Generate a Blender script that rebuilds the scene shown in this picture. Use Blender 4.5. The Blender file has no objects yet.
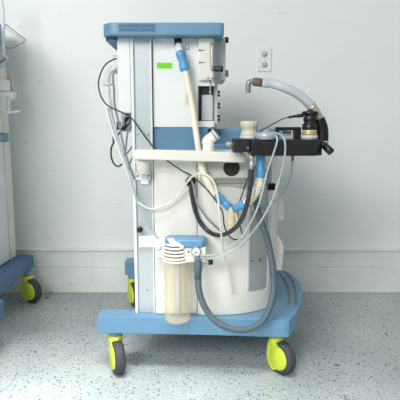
import bpy, bmesh, math, random
from mathutils import Vector, Matrix
random.seed(7)
C = bpy.context.scene.collection
PI = math.pi
# ---------------------------------------------------------------- camera
H = 1.02; F = 500.0; T = math.radians(8.53)
ct, st = math.cos(T), math.sin(T)
def ray(px, py):
    dx = (px-200)/F; dy = -(py-200)/F
    return Vector((dx, ct+dy*st, -st+dy*ct))
def u(px, py, Y):            # measured point of the place at distance Y from the viewer
    d = ray(px, py); s = Y/d.y
    return Vector((d.x*s, Y, H+d.z*s))
def uz(px, py, z):           # measured point at height z
    d = ray(px, py); s = (z-H)/d.z
    return Vector((d.x*s, d.y*s, z))
def XX(px, py, Y): return u(px, py, Y).x
def ZZ(py, Y): return u(200, py, Y).z
cam = bpy.data.cameras.new('camera'); co = bpy.data.objects.new('camera', cam); C.objects.link(co)
co.location = (0, 0, H); co.rotation_euler = (PI/2-T, 0, 0)
cam.sensor_width = 36; cam.lens = 36*F/400; cam.clip_end = 50
bpy.context.scene.camera = co

# ---------------------------------------------------------------- materials
def lin(c):
    r = []
    for v in c:
        v = v/255.0
        r.append(v/12.92 if v <= .04045 else ((v+.055)/1.055)**2.4)
    return (*r, 1)
def mat(name, rgb, rough=.45, metal=0, var=.05, scale=14, bump=0, bscale=200, alpha=1, trans=0, emis=0, coat=0):
    m = bpy.data.materials.new(name); m.use_nodes = True
    n = m.node_tree.nodes; l = m.node_tree.links
    b = n['Principled BSDF']
    tc = n.new('ShaderNodeTexCoord')
    nz = n.new('ShaderNodeTexNoise'); nz.inputs['Scale'].default_value = scale; nz.inputs['Detail'].default_value = 4
    l.new(tc.outputs['Object'], nz.inputs['Vector'])
    cr = n.new('ShaderNodeValToRGB')
    c = lin(rgb)
    cr.color_ramp.elements[0].position = .3; cr.color_ramp.elements[1].position = .7
    cr.color_ramp.elements[0].color = (*[x*(1-var) for x in c[:3]], 1)
    cr.color_ramp.elements[1].color = (*[min(1, x*(1+var*.6)) for x in c[:3]], 1)
    l.new(nz.outputs['Fac'], cr.inputs['Fac']); l.new(cr.outputs['Color'], b.inputs['Base Color'])
    b.inputs['Roughness'].default_value = rough; b.inputs['Metallic'].default_value = metal
    b.inputs['Alpha'].default_value = alpha
    b.inputs['Transmission Weight'].default_value = trans
    b.inputs['Coat Weight'].default_value = coat
    if bump:
        n2 = n.new('ShaderNodeTexNoise'); n2.inputs['Scale'].default_value = bscale
        l.new(tc.outputs['Object'], n2.inputs['Vector'])
        bp = n.new('ShaderNodeBump'); bp.inputs['Strength'].default_value = bump; bp.inputs['Distance'].default_value = .002
        l.new(n2.outputs['Fac'], bp.inputs['Height']); l.new(bp.outputs['Normal'], b.inputs['Normal'])
    return m
M = dict(
 blue=mat('blue_paint', (100,142,172), .38, var=.06, coat=.1),
 cap=mat('cap_blue', (102,143,171), .38, var=.05, coat=.1),
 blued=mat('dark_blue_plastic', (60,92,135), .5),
 band=mat('band_blue', (94,136,166), .4, var=.05),
 cream=mat('cream_plastic', (228,226,216), .42, var=.03, scale=5),
 white=mat('white_plastic', (228,230,229), .42, var=.02, scale=5),
 ivory=mat('ivory_plastic', (222,221,208), .42, var=.02),
 alu=mat('satin_aluminium', (190,198,201), .42, metal=.25, var=.04, scale=6),
 grey=mat('grey_panel', (158,162,162), .5, var=.05),
 lgrey=mat('light_grey_panel', (198,202,200), .45, var=.04),
 dark=mat('black_plastic', (20,21,24), .38, var=.15),
 block=mat('black_anodised', (32,33,37), .45, metal=.2, var=.2, scale=40),
 gap=mat('dark_gap', (98,102,102), .8),
 steel=mat('steel', (178,178,176), .42, metal=.6, var=.06),
 brass=mat('gold_metal', (204,186,140), .35, metal=.4, var=.12, scale=60),
 brown=mat('brown_collar', (104,90,78), .5, var=.12, scale=80),
 lime=mat('lime_plastic', (208,224,64), .4, var=.05),
 yellow=mat('yellow_ring', (240,190,30), .5),
 tyre=mat('tyre_rubber', (66,68,72), .7, var=.15, bump=.3),
 rubber=mat('grey_rubber', (112,114,116), .7, var=.08),
 connector=mat('blue_connector', (88,156,202), .35, var=.06),
 green=mat('green_sticker', (128,222,16), .5, var=.05),
 greend=mat('green_ink', (92,176,12), .6),
 blackhose=mat('black_hose_rubber', (44,48,54), .4, var=.08),
 cable=mat('black_cable', (44,40,42), .45),
 greyhose=mat('grey_blue_hose', (84,100,110), .45, var=.06),
 bluegrey=mat('pale_grey_hose', (186,196,198), .35, var=.03),
 clear=mat('clear_tube', (186,194,198), .2, var=.03, alpha=.72),
 graytube=mat('grey_tube', (132,138,148), .35),
 creamtube=mat('cream_tube', (230,229,214), .3, alpha=.8),
 straw=mat('straw_hose', (246,240,214), .35, var=.04, alpha=.94),
 amber=mat('amber_clear', (240,222,182), .15, var=.15, scale=50, alpha=.55),
 sensor=mat('sensor_grey', (160,166,170), .3, metal=.15, var=.04),
 ink=mat('ink', (68,96,130), .7),
 inkg=mat('grey_ink', (104,106,104), .7),
 plateb=mat('plate_blue', (88,122,154), .6),
 plateg=mat('plate_grey', (158,159,152), .6),
 knurl=mat('knurled_cream', (196,193,172), .5, var=.08, scale=90),
 slot=mat('slot_dark', (30,34,30), .7),
 wire=mat('grey_wire', (150,150,142), .4, metal=.3),
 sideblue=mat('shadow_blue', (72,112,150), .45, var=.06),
 tan=mat('tan_plastic', (170,160,140), .5),
)
# jar: thin tinted plastic
def jar_mat():
    m = bpy.data.materials.new('jar_plastic'); m.use_nodes = True
    n = m.node_tree.nodes; l = m.node_tree.links
    b = n['Principled BSDF']
    tc = n.new('ShaderNodeTexCoord'); sp = n.new('ShaderNodeTexNoise'); sp.inputs['Scale'].default_value = 8
    l.new(tc.outputs['Object'], sp.inputs['Vector'])
    cr = n.new('ShaderNodeValToRGB'); cr.color_ramp.elements[0].color = lin((252,234,186)); cr.color_ramp.elements[1].color = lin((248,224,168))
    l.new(sp.outputs['Fac'], cr.inputs['Fac']); l.new(cr.outputs['Color'], b.inputs['Base Color'])
    b.inputs['Roughness'].default_value = .12
    lw = n.new('ShaderNodeLayerWeight'); lw.inputs['Blend'].default_value = .35
    mr = n.new('ShaderNodeMapRange'); mr.inputs['To Min'].default_value = .13; mr.inputs['To Max'].default_value = .62
    l.new(lw.outputs['Facing'], mr.inputs['Value']); l.new(mr.outputs['Result'], b.inputs['Alpha'])
    return m
M['jar'] = jar_mat()

def wall_mat(name, rgb, rgb2, sc):
    m = bpy.data.materials.new(name); m.use_nodes = True
    n = m.node_tree.nodes; l = m.node_tree.links; b = n['Principled BSDF']
    tc = n.new('ShaderNodeTexCoord')
    a = n.new('ShaderNodeTexNoise'); a.inputs['Scale'].default_value = sc; a.inputs['Detail'].default_value = 8; a.inputs['Roughness'].default_value = .65
    l.new(tc.outputs['Object'], a.inputs['Vector'])
    cr = n.new('ShaderNodeValToRGB'); cr.color_ramp.elements[0].position = .35; cr.color_ramp.elements[1].position = .62
    cr.color_ramp.elements[0].color = lin(rgb2); cr.color_ramp.elements[1].color = lin(rgb)
    l.new(a.outputs['Fac'], cr.inputs['Fac'])
    # sparse scuffs
    mp = n.new('ShaderNodeMapping'); mp.inputs['Scale'].default_value = (2.2, 1, 9)
    l.new(tc.outputs['Object'], mp.inputs['Vector'])
    s = n.new('ShaderNodeTexNoise'); s.inputs['Scale'].default_value = 3.2; s.inputs['Detail'].default_value = 6
    l.new(mp.outputs['Vector'], s.inputs['Vector'])
    c2 = n.new('ShaderNodeValToRGB'); c2.color_ramp.elements[0].position = .68; c2.color_ramp.elements[1].position = .74
    c2.color_ramp.elements[0].color = (0,0,0,1); c2.color_ramp.elements[1].color = (.35,.35,.35,1)
    l.new(s.outputs['Fac'], c2.inputs['Fac'])
    mx = n.new('ShaderNodeMix'); mx.data_type = 'RGBA'
    l.new(c2.outputs['Color'], mx.inputs[0]); l.new(cr.outputs['Color'], mx.inputs[6]); mx.inputs[7].default_value = lin((170,172,168))
    l.new(mx.outputs[2], b.inputs['Base Color'])
    b.inputs['Roughness'].default_value = .55
    n2 = n.new('ShaderNodeTexNoise'); n2.inputs['Scale'].default_value = 60; n2.inputs['Detail'].default_value = 5
    l.new(tc.outputs['Object'], n2.inputs['Vector'])
    bp = n.new('ShaderNodeBump'); bp.inputs['Strength'].default_value = .15; bp.inputs['Distance'].default_value = .003
    l.new(n2.outputs['Fac'], bp.inputs['Height']); l.new(bp.outputs['Normal'], b.inputs['Normal'])
    return m
M['wall'] = wall_mat('painted_wall', (233,236,234), (228,232,230), 2.5)
M['base'] = wall_mat('painted_baseboard', (232,235,232), (222,226,223), 5)

def floor_mat():
    m = bpy.data.materials.new('speckled_vinyl'); m.use_nodes = True
    n = m.node_tree.nodes; l = m.node_tree.links; b = n['Principled BSDF']
    tc = n.new('ShaderNodeTexCoord')
    base = n.new('ShaderNodeTexNoise'); base.inputs['Scale'].default_value = 1.6; base.inputs['Detail'].default_value = 7
    l.new(tc.outputs['Object'], base.inputs['Vector'])
    cr = n.new('ShaderNodeValToRGB'); cr.color_ramp.elements[0].position = .35; cr.color_ramp.elements[1].position = .68
    cr.color_ramp.elements[0].color = lin((158,166,167)); cr.color_ramp.elements[1].color = lin((188,194,194))
    l.new(base.outputs['Fac'], cr.inputs['Fac'])
    prev = cr.outputs['Color']
    def specks(scale, keep, rad, col, seed, prev, soft=.03):
        mp = n.new('ShaderNodeMapping'); mp.inputs['Location'].default_value = (seed, seed*1.7, 0)
        l.new(tc.outputs['Object'], mp.inputs['Vector'])
        dn = n.new('ShaderNodeTexNoise'); dn.inputs['Scale'].default_value = scale*1.6
        l.new(mp.outputs['Vector'], dn.inputs['Vector'])
        ad = n.new('ShaderNodeVectorMath'); ad.operation = 'MULTIPLY_ADD'
        l.new(dn.outputs['Color'], ad.inputs[0]); ad.inputs[1].default_value = (.6/scale,)*3; l.new(mp.outputs['Vector'], ad.inputs[2])
        v = n.new('ShaderNodeTexVoronoi'); v.voronoi_dimensions = '2D'; v.inputs['Scale'].default_value = scale
        l.new(ad.outputs[0], v.inputs['Vector'])
        sep = n.new('ShaderNodeSeparateColor'); l.new(v.outputs['Color'], sep.inputs[0])
        lt = n.new('ShaderNodeMath'); lt.operation = 'LESS_THAN'; l.new(sep.outputs[0], lt.inputs[0]); lt.inputs[1].default_value = keep
        sz = n.new('ShaderNodeMath'); sz.operation = 'MULTIPLY'; l.new(sep.outputs[1], sz.inputs[0]); sz.inputs[1].default_value = rad
        d = n.new('ShaderNodeMath'); d.operation = 'SUBTRACT'; l.new(sz.outputs[0], d.inputs[0]); l.new(v.outputs['Distance'], d.inputs[1])
        mr = n.new('ShaderNodeMapRange'); l.new(d.outputs[0], mr.inputs['Value']); mr.inputs['From Min'].default_value = 0; mr.inputs['From Max'].default_value = soft
        mu = n.new('ShaderNodeMath'); mu.operation = 'MULTIPLY'; l.new(mr.outputs[0], mu.inputs[0]); l.new(lt.outputs[0], mu.inputs[1])
        mx = n.new('ShaderNodeMix'); mx.data_type = 'RGBA'
        l.new(mu.outputs[0], mx.inputs[0]); l.new(prev, mx.inputs[6]); mx.inputs[7].default_value = lin(col)
        return mx.outputs[2]
    prev = specks(120, .5, .34, (150,160,160), 2.1, prev)
    prev = specks(110, .22, .34, (214,220,218), 5.3, prev)
    prev = specks(125, .42, .34, (84,90,96), 9.9, prev)
    prev = specks(72, .32, .32, (34,40,54), 3.7, prev)
    prev = specks(20, .10, .15, (36,38,44), 8.2, prev, .015)
    prev = specks(6, .10, .09, (96,92,88), 1.2, prev, .02)
    l.new(prev, b.inputs['Base Color'])
    b.inputs['Roughness'].default_value = .42
    b.inputs['Specular IOR Level'].default_value = .4
    return m
M['floor'] = floor_mat()

# ---------------------------------------------------------------- mesh helpers
class MB:
    def __init__(s): s.bm = bmesh.new()
    def box(s, x0, x1, y0, y1, z0, z1, bev=0, seg=2, rot=None):
        b = bmesh.new(); bmesh.ops.create_cube(b, size=1)
        c = Vector(((x0+x1)/2, (y0+y1)/2, (z0+z1)/2))
        for v in b.verts: v.co = Vector((v.co.x*(x1-x0), v.co.y*(y1-y0), v.co.z*(z1-z0)))
        if bev: bmesh.ops.bevel(b, geom=b.edges[:], offset=bev, segments=seg, profile=.6, affect='EDGES')
        for v in b.verts:
            if rot is not None: v.co = rot @ v.co
            v.co += c
        s.merge(b); return s
    def merge(s, b):
        vm = {v: s.bm.verts.new(v.co) for v in b.verts}
        for f in b.faces:
            try:
                nf = s.bm.faces.new([vm[v] for v in f.verts]); nf.smooth = f.smooth
            except ValueError: pass
        b.free()
    def lathe(s, prof, origin, axis=(0,0,1), seg=32, smooth=True, flute=0, nfl=0):
        # prof: list of (r, h) along the axis
        a = Vector(axis).normalized(); q = Vector((0,0,1)).rotation_difference(a)
        o = Vector(origin); b = bmesh.new(); rings = []
        for i, (r, h) in enumerate(prof):
            if r <= 1e-6: rings.append([b.verts.new(o+q@Vector((0,0,h)))])
            else:
                ring = []
                for k in range(seg):
                    t = 2*PI*k/seg; rr = r*(1+(flute*(1 if (k//2) % 2 else -1) if nfl else 0))
                    ring.append(b.verts.new(o+q@Vector((rr*math.cos(t), rr*math.sin(t), h))))
                rings.append(ring)
        for A, B in zip(rings, rings[1:]):
            for k in range(seg):
                k2 = (k+1) % seg
                if len(A) == 1 and len(B) == 1: continue
                if len(A) == 1: f = b.faces.new([A[0], B[k2], B[k]][::-1])
                elif len(B) == 1: f = b.faces.new([A[k], A[k2], B[0]])
                else: f = b.faces.new([A[k], A[k2], B[k2], B[k]])
                f.smooth = smooth
        s.merge(b); return s
    def cyl(s, p0, p1, r0, r1=None, seg=24, ch=.12):
        p0 = Vector(p0); p1 = Vector(p1); d = p1-p0; L = d.length; r1 = r0 if r1 is None else r1
        c0 = min(r0*ch, L*.2); c1 = min(r1*ch, L*.2)
        return s.lathe([(0,0),(r0-c0,0),(r0,c0),(r1,L-c1),(r1-c1,L),(0,L)], p0, d, seg)
    def prism(s, pts, vec, bev=0, seg=2):
        # polygon of 3D points extruded by vec
        b = bmesh.new(); vec = Vector(vec)
        A = [b.verts.new(Vector(p)) for p in pts]; B = [b.verts.new(Vector(p)+vec) for p in pts]
        b.faces.new(A); b.faces.new(B[::-1]); n = len(A)
        for k in range(n): b.faces.new([A[k], B[k], B[(k+1) % n], A[(k+1) % n]])
        bmesh.ops.recalc_face_normals(b, faces=b.faces[:])
        if bev:
            es = [e for e in b.edges if any(len(f.verts) == n for f in e.link_faces)]
            bmesh.ops.bevel(b, geom=es, offset=bev, segments=seg, profile=.6, affect='EDGES')
        s.merge(b); return s
    def tube(s, pts, r, seg=12, step=.006, ridge=0, pitch=.009, cap=True, smooth=True):
        P = resample(pts, step if not ridge else pitch/5)
        b = bmesh.new(); rings = []; up = None; d0 = 0
        for i, p in enumerate(P):
            t = (P[min(i+1, len(P)-1)]-P[max(i-1, 0)]).normalized()
            if up is None:
                up = t.orthogonal().normalized()
            else:
                up = (up-t*up.dot(t)).normalized()
            w = t.cross(up)
            if i: d0 += (p-P[i-1]).length
            rad = r(i/(len(P)-1)) if callable(r) else r
            if ridge: rad *= 1+ridge*math.cos(2*PI*d0/pitch)
            rings.append([b.verts.new(p+up*math.cos(2*PI*k/seg)*rad+w*math.sin(2*PI*k/seg)*rad) for k in range(seg)])
        for A, B in zip(rings, rings[1:]):
            for k in range(seg):
                f = b.faces.new([A[k], A[(k+1) % seg], B[(k+1) % seg], B[k]]); f.smooth = smooth
        if cap: b.faces.new(rings[0][::-1]); b.faces.new(rings[-1])
        s.merge(b); return s
    def sphere(s, c, r, sc=(1,1,1), seg=16):
        b = bmesh.new(); bmesh.ops.create_uvsphere(b, u_segments=seg, v_segments=seg//2+2, radius=r)
        for v in b.verts: v.co = Vector((v.co.x*sc[0], v.co.y*sc[1], v.co.z*sc[2]))+Vector(c)
        for f in b.faces: f.smooth = True
        s.merge(b); return s
def resample(pts, step):
    P = [Vector(p) for p in pts]
    if len(P) == 2: P = [P[0], P[0].lerp(P[1], .5), P[1]]
    Q = [P[0]*2-P[1]]+P+[P[-1]*2-P[-2]]; dense = []
    for i in range(1, len(Q)-2):
        a, b, c, d = Q[i-1:i+3]
        for k in range(24):
            t = k/24
            dense.append(.5*((2*b)+(c-a)*t+(2*a-5*b+4*c-d)*t*t+(3*b-a-3*c+d)*t**3))
    dense.append(P[-1])
    out = [dense[0]]; acc = 0
    for a, b in zip(dense, dense[1:]):
        L = (b-a).length
        if L < 1e-9: continue
        pos = step-acc
        while pos <= L:
            out.append(a.lerp(b, pos/L)); pos += step
        acc = (acc+L) % step
    if (out[-1]-P[-1]).length > step*.3: out.append(P[-1])
    else: out[-1] = P[-1]
    return out
WM = {}
def obj(name, mb, m, parent=None, local=False):
    bm = mb.bm
    bmesh.ops.recalc_face_normals(bm, faces=bm.faces[:])
    W = WM.get(parent.name) if parent else None
    me = bpy.data.meshes.new(name)
    o = bpy.data.objects.new(name, me); C.objects.link(o)
    if parent:
        if not local: bm.transform(W.inverted())
        o.parent = parent; WM[o.name] = W
    else:
        vs = [v.co for v in bm.verts]
        lo = Vector([min(v[i] for v in vs) for i in range(3)]); hi = Vector([max(v[i] for v in vs) for i in range(3)])
        c = Vector(((lo.x+hi.x)/2, (lo.y+hi.y)/2, lo.z))
        bm.transform(Matrix.Translation(-c)); o.location = c; WM[o.name] = Matrix.Translation(c)
    bm.to_mesh(me); bm.free(); me.materials.append(M[m])
    return o
def tag(o, label, cat, group=None):
    o['label'] = label; o['category'] = cat
    if group: o['group'] = group
    return o
def thing(name, label, cat, loc, rz=0, group=None):
    o = bpy.data.objects.new(name, None); C.objects.link(o); o.empty_display_size = .05
    o.location = loc; o.rotation_euler = (0,0,rz)
    WM[o.name] = Matrix.Translation(Vector(loc)) @ Matrix.Rotation(rz, 4, 'Z')
    return tag(o, label, cat, group)
def struct(name, mb, m):
    o = obj(name, mb, m); o['kind'] = 'structure'; return o
def lab(o, s): o['label'] = s; return o
def text(name, s, size, loc, m, parent, xscale=1):
    cu = bpy.data.curves.new('t', 'FONT'); cu.body = s; cu.size = size; cu.extrude = .0004; cu.align_x = 'CENTER'; cu.align_y = 'CENTER'
    t = bpy.data.objects.new('t', cu); C.objects.link(t)
    bpy.context.view_layer.update()
    me = bpy.data.meshes.new_from_object(t)
    bpy.data.objects.remove(t)
    mb = MB(); mb.bm.from_mesh(me); bpy.data.meshes.remove(me)
    mb.bm.transform(Matrix.Translation(Vector(loc)) @ Matrix.Rotation(PI/2, 4, 'X') @ Matrix.Diagonal((xscale,1,1,1)))
    return obj(name, mb, m, parent)
def fbox(px0, py0, px1, py1, Y, d, mb=None, bev=.003):
    # box whose front face measures px0..px1 by py0..py1 at distance Y
    mb = mb or MB(); pm = (py0+py1)/2
    return mb.box(XX(px0, pm, Y), XX(px1, pm, Y), Y, Y+d, ZZ(py1, Y), ZZ(py0, Y), bev)
def W_(p, Y): return u(p[0], p[1], Y)
def path(l): return [u(*p) for p in l]

# ---------------------------------------------------------------- the room
WY = 2.99
struct('floor', MB().box(-4, 4, -2.5, WY+.1, -.1, 0), 'floor')
struct('wall_back', MB().box(-4, 4, WY, WY+.12, 0, 3.0), 'wall')
zb = ZZ(251, 2.968); zm = ZZ(268.5, 2.95)
mb = MB(); mb.box(-4, 4, 2.968, WY, zm+.003, zb, .003)
mb.box(-4, 4, 2.954, WY, 0, zm+.002, .005, 3)
struct('baseboard_back', mb, 'base')
struct('trim_1', MB().box(-4, 4, 2.955, WY, zb+.001, zb+.016, .006), 'base')

# wall outlet
t = thing('wall_outlet', 'white double electrical outlet plate on the wall above the grey curved hose', 'outlet', u(264,71,WY))
Yo = WY-.008
obj('cover_plate', fbox(257.5, 47, 271.5, 71.5, Yo, .008, bev=.003), 'white', t)
for yy in (54, 64.5):
    c = u(264.3, yy, Yo)
    f = obj('receptacle', MB().lathe([(0,0),(.016,0),(.0175,-.002),(0,-.0025)][::-1], c+Vector((0,0,0)), (0,1,0), 24), 'ivory', t)
    mb = MB()
    mb.box(c.x-.0075, c.x-.0045, c.y-.0035, c.y, c.z-.001, c.z+.009); mb.box(c.x+.0045, c.x+.007, c.y-.0035, c.y, c.z, c.z+.008)
    mb.cyl((c.x, c.y-.0035, c.z-.008), (c.x, c.y, c.z-.008), .003)
    obj('slot', mb, 'slot', f)
obj('screw', MB().cyl(u(264.3,59.2,Yo-.002), u(264.3,59.2,Yo), .0025), 'steel', t)

# ---------------------------------------------------------------- main machine
mach = thing('anaesthesia_machine', 'tall white and blue wheeled anaesthesia machine in the middle of the room', 'medical machine', (0, 2.2, 0))
Zt, Zb = .248, .175
# base
fl = uz(97,316.5,Zt); pl = []
pl.append((fl.x, fl.y)); 
for p in [(150,317.2),(200,318),(240,319),(285,320.5)]:
    q = uz(*p, Zt); pl.append((q.x, q.y))
for p in [(289,320.3),(295,314),(301,301),(302.5,290),(300.5,283),(296,277.5),(290,273),(283,270)]:
    q = uz(*p, Zt); pl.append((q.x, q.y))
xr = pl[-1][0]
pl += [(.30,2.76),(.0,2.80),(-.236,2.80),(-.24,2.03),(fl.x,2.03)]
obj('base_platform', MB().prism([(x,y,Zb) for x,y in pl], (0,0,Zt-Zb), .005), 'blue', mach)
q = u(124.8,268,2.755)
obj('rear_beam', MB().box(q.x, -.235, 2.755, 2.84, ZZ(275.5,2.755), ZZ(261.5,2.755), .005), 'blue', mach)
# base strips
for k, pp in enumerate([[(278,272),(285,281),(289,293),(289,304)], [(285.5,272),(292.5,281),(295.5,293),(295.7,305)]]):
    P = resample([uz(x,y,Zt) for x,y in pp], .01)
    mb = MB(); L = []; R = []
    for i, p in enumerate(P):
        tt = (P[min(i+1,len(P)-1)]-P[max(i-1,0)]).normalized(); w = Vector((-tt.y, tt.x, 0))*.0055
        L.append(p+w); R.append(p-w)
    for i in range(len(P)-1):
        mb.prism([L[i], L[i+1], R[i+1], R[i]], (0,0,.003))
    obj('grip_strip', mb, 'rubber', mach)
# casters
def caster(parent, sx, sy, nx, ny, rr=.070, ztop=Zb, sgn=1):
    # wheel plane: horizontal direction a, disc normal n (faces the viewer's side)
    n = Vector((nx, ny, 0)).normalized(); a = Vector((-n.y, n.x, 0))
    if a.x < 0: a = -a
    a *= sgn
    c = Vector((sx, sy, 0))+a*.033+Vector((0,0,rr))
    def L(uu, vv, ww): return c+a*uu+n*ww+Vector((0,0,vv))
    h = MB(); top = ztop-rr-.022
    pts = [(-.060, .058), (-.066, .02)]
    for k in range(0, 15):
        tt = PI*.97+PI*.50*k/14; pts.append(((rr+.003)*math.cos(tt)+.006*(1-k/14), (rr+.001)*math.sin(tt)))
    pts = [p for p in pts if p[1] > -rr+.004]
    for k in range(0, 11):
        tt = 1.55*PI+PI*.95*k/10; pts.append((.047*math.cos(tt), .047*math.sin(tt)))
    pts += [(-.006, .058)]
    h.prism([L(x, y, -.024) for x, y in pts], n*.048, .006, 3)
    h.cyl((sx, sy, .108), (sx, sy, top+rr), .026, .032, seg=28)
    hs = obj('caster', h, 'lime', parent)
    w = MB()
        # twin tread either side of the shell
    w.lathe([(.040,-.020),(rr-.010,-.021),(rr-.003,-.017),(rr,-.010),(rr,.010),(rr-.003,.017),(rr-.010,.021),(.040,.020)], c, n, 40)
    lab(obj('wheel', w, 'tyre', hs), 'dark grey rubber wheel')
    obj('hub_cap', MB().lathe([(0,.0270),(.044,.0265),(.050,.0235),(.050,.015),(0,.015)], c, n, 32), 'lime', hs)
    s = MB().cyl((sx, sy, top+rr-.004), (sx, sy, ztop+.001), .027)
    lab(obj('stem', s, 'blue', hs), 'blue stem')
    lab(obj('collar', MB().cyl((sx, sy, top+rr-.008), (sx, sy, top+rr+.002), .0300), 'yellow', hs), 'yellow collar ring')
    return hs
p = uz(113.5,338,.16); caster(mach, p.x, 1.984, -.93, -.36)
p = uz(278,338,.16); caster(mach, p.x, 1.978, -.82, -.57)
caster(mach, -.385, 2.765, -.9, -.42)
caster(mach, .22, 2.66, -.85, -.5)

# column
Yc = 1.985
xc0, xc1 = -.256, -.188
ztop = ZZ(34.8, 1.925)
mb = MB()
mb.box(xc0, xc1, Yc+.006, Yc+.10, Zt, ztop, .002)
obj('column', mb, 'alu', mach)
mb = MB(); mb.box(xc0-.012, xc0, Yc-.004, Yc+.11, Zt, ztop, .002)
mb.box(xc1-.004, xc1+.001, Yc-.002, Yc+.1, Zt, ztop, .001)
obj('column_edge', mb, 'white', mach)
obj('side_panel', MB().box(-.318, xc0-.013, Yc-.002, Yc+.36, ZZ(113,Yc), ztop, .004), 'white', mach)
# bolts on the column
for p in [(137.5,134),(148,134),(147,290)]:
    c = u(p[0], p[1], Yc+.006); obj('bolt', MB().cyl(c-Vector((0,.003,0)), c, .0045, seg=12), 'steel', mach)
# column lower cover plate with black knob
obj('cover_plate', fbox(139, 236, 156, 247.5, Yc-.008, .012), 'white', mach)
c = u(139.5,230,Yc-.02); kn = obj('knob', MB().lathe([(0,0),(.010,0),(.012,.003),(.012,.012),(.008,.016),(.008,.028),(0,.028)], c, (0,1,0), 20), 'dark', mach)
mb = MB()
for p in [(141.5,240),(141.5,245),(146,242),(148,241),(150,242),(148,243),(153,245),(153,239)]:
    c = u(p[0],p[1],Yc-.008); mb.cyl(c-Vector((0,.0015,0)), c+Vector((0,.001,0)), .0022, seg=8)
obj('plate_screw', mb, 'grey', mach)
# top cap: rounded tray
def rounded(x0,x1,y0,y1,rl,rr,n=10):
    P=[]
    for (cx,cy,a0,r) in [(x0+rl,y0+rl,PI,rl),(x1-rr,y0+rr,1.5*PI,rr),(x1-rr,y1-rr,0,rr),(x0+rl,y1-rl,.5*PI,rl)]:
        for k in range(n+1):
            a=a0+.5*PI*k/n; P.append((cx+r*math.cos(a),cy+r*math.sin(a)))
    return P
Yt = 1.925
capx0 = XX(104,30,1.985); capx1 = XX(224.2,30,Yt)
zc0, zc1 = ZZ(34.8, Yt), ZZ(22.3, Yt)
cap = obj('top_shelf', MB().prism([(x,y,zc0) for x,y in rounded(capx0,capx1,Yt,2.42,.055,.018)], (0,0,zc1-zc0), .005, 3), 'cap', mach)
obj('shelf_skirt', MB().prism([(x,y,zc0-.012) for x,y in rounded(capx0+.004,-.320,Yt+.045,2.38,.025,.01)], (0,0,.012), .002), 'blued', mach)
obj('name_plate', fbox(118.5,23.6,155.5,32,Yt-.0012,.003,bev=.0005), 'plateb', cap)
text('lettering', 'LA NEOW', .0130, u(127.7,26.1,Yt-.0014), 'ink', cap, 1.15)
text('lettering', 'LA STEROO', .0130, u(146.3,26.1,Yt-.0014), 'ink', cap, .95)
mb = MB(); 
for a, b in [(119.8,135.8),(138.2,154.2)]:
    fbox(a,29.3,b,30.2,Yt-.0018,.001,mb,0)
fbox(136.7,24.2,137.2,31.6,Yt-.0018,.001,mb,0)
obj('printed_line', mb, 'ink', cap)

# upper case
Yu = 2.0
xu0 = xc1+.0045; xu1 = XX(213.4,80,Yu)
zu0 = ZZ(127, Yu)
obj('case_gap', MB().box(xc1+.001, xu0+.004, Yu+.012, Yu+.1, Zt, ztop), 'gap', mach)
# front panel with a recess for the flow chamber: four pieces round the opening in one mesh
rx0, rx1 = XX(198.2,100,Yu), XX(213.6,100,Yu); rz0, rz1 = ZZ(121,Yu), ZZ(86,Yu)
mb = MB()
mb.box(xu0, rx0, Yu, Yu+.3, zu0, ztop, .002)
mb.box(rx0-.004, rx1+.003, Yu, Yu+.3, rz1, ztop, .002)
mb.box(rx0-.004, rx1+.003, Yu, Yu+.3, zu0, rz0, .002)
obj('front_panel', mb, 'white', mach)
obj('chamber_back', MB().box(rx0-.002, rx1, Yu+.07, Yu+.12, rz0-.003, rz1+.003), 'grey', mach)
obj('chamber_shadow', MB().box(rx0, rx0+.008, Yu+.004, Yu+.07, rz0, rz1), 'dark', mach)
mb = MB(); fbox(200.5,86.5,213,94.5,Yu+.02,.05,mb); obj('chamber_head', mb, 'dark', mach)
mb = MB(); 
c = u(207,94,Yu+.045); fbox(201.2,94.5,212.8,120.5,Yu+.025,.03,mb,.002); 
gl = obj('flow_chamber', mb, 'lgrey', mach)
c = u(210.2,80,Yu-.004); mb = MB(); mb.cyl((c.x,c.y,ZZ(94,Yu)), (c.x,c.y,c.z), .003, seg=10); mb.cyl((c.x,c.y,ZZ(94.5,Yu)), (c.x,c.y,ZZ(91,Yu)), .0045, seg=10); obj('hanging_pin', mb, 'steel', mach)
# recessed right part
Yr = Yu+.06
obj('right_case', fbox(212.5,38,225.6,80,Yr,.22), 'lgrey', mach)
obj('right_strip', fbox(213.2,80,217.6,128,Yr-.02,.2,bev=.002), 'lgrey', mach)
for yy in (92,95.3,104,107.3,116.3,119.8):
    c = u(217,yy,Yr-.0); obj('side_knob', MB().cyl(c, c+Vector((.012,0,0)), .0052, seg=14), 'dark', mach)
for yy in (40,73.5):
    c = u(224.5,yy,Yr+.05); obj('rear_knob', MB().cyl(c, c+Vector((.016,0,0)), .014 if yy>50 else .012, seg=18), 'grey' if yy>50 else 'dark', mach)
# protruding module with crank
Ym = Yu-.025
mod = obj('control_module', fbox(199,37.5,213.6,80,Ym,.04,bev=.004), 'ivory', mach)
for yy in (50.3,62.5):
    a = u(199.5,yy,Ym-.001); b = u(204.5,yy,Ym-.001); mb = MB(); mb.box(a.x,b.x,Ym-.0015,Ym+.001,a.z-.0012,a.z+.0012); mb.cyl(a-Vector((0,.002,0)), a+Vector((0,.002,0)), .0032, seg=10)
    obj('marking', mb, 'brown', mod)
for xx in (208,212): c = u(xx,78.2,Ym-.0); obj('screw', MB().cyl(c-Vector((0,.003,0)), c+Vector((0,.001,0)), .0032, seg=12), 'brown', mod)
mb = MB(); mb.tube([u(211.8,45,Ym-.004), u(211.8,44.5,Ym-.022), u(211.9,48,Ym-.030), u(212.1,60,Ym-.032), u(212.3,68.5,Ym-.030), u(212.6,69,Ym-.008)], .0072, seg=12)
hd = obj('crank', mb, 'steel', mach)
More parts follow.
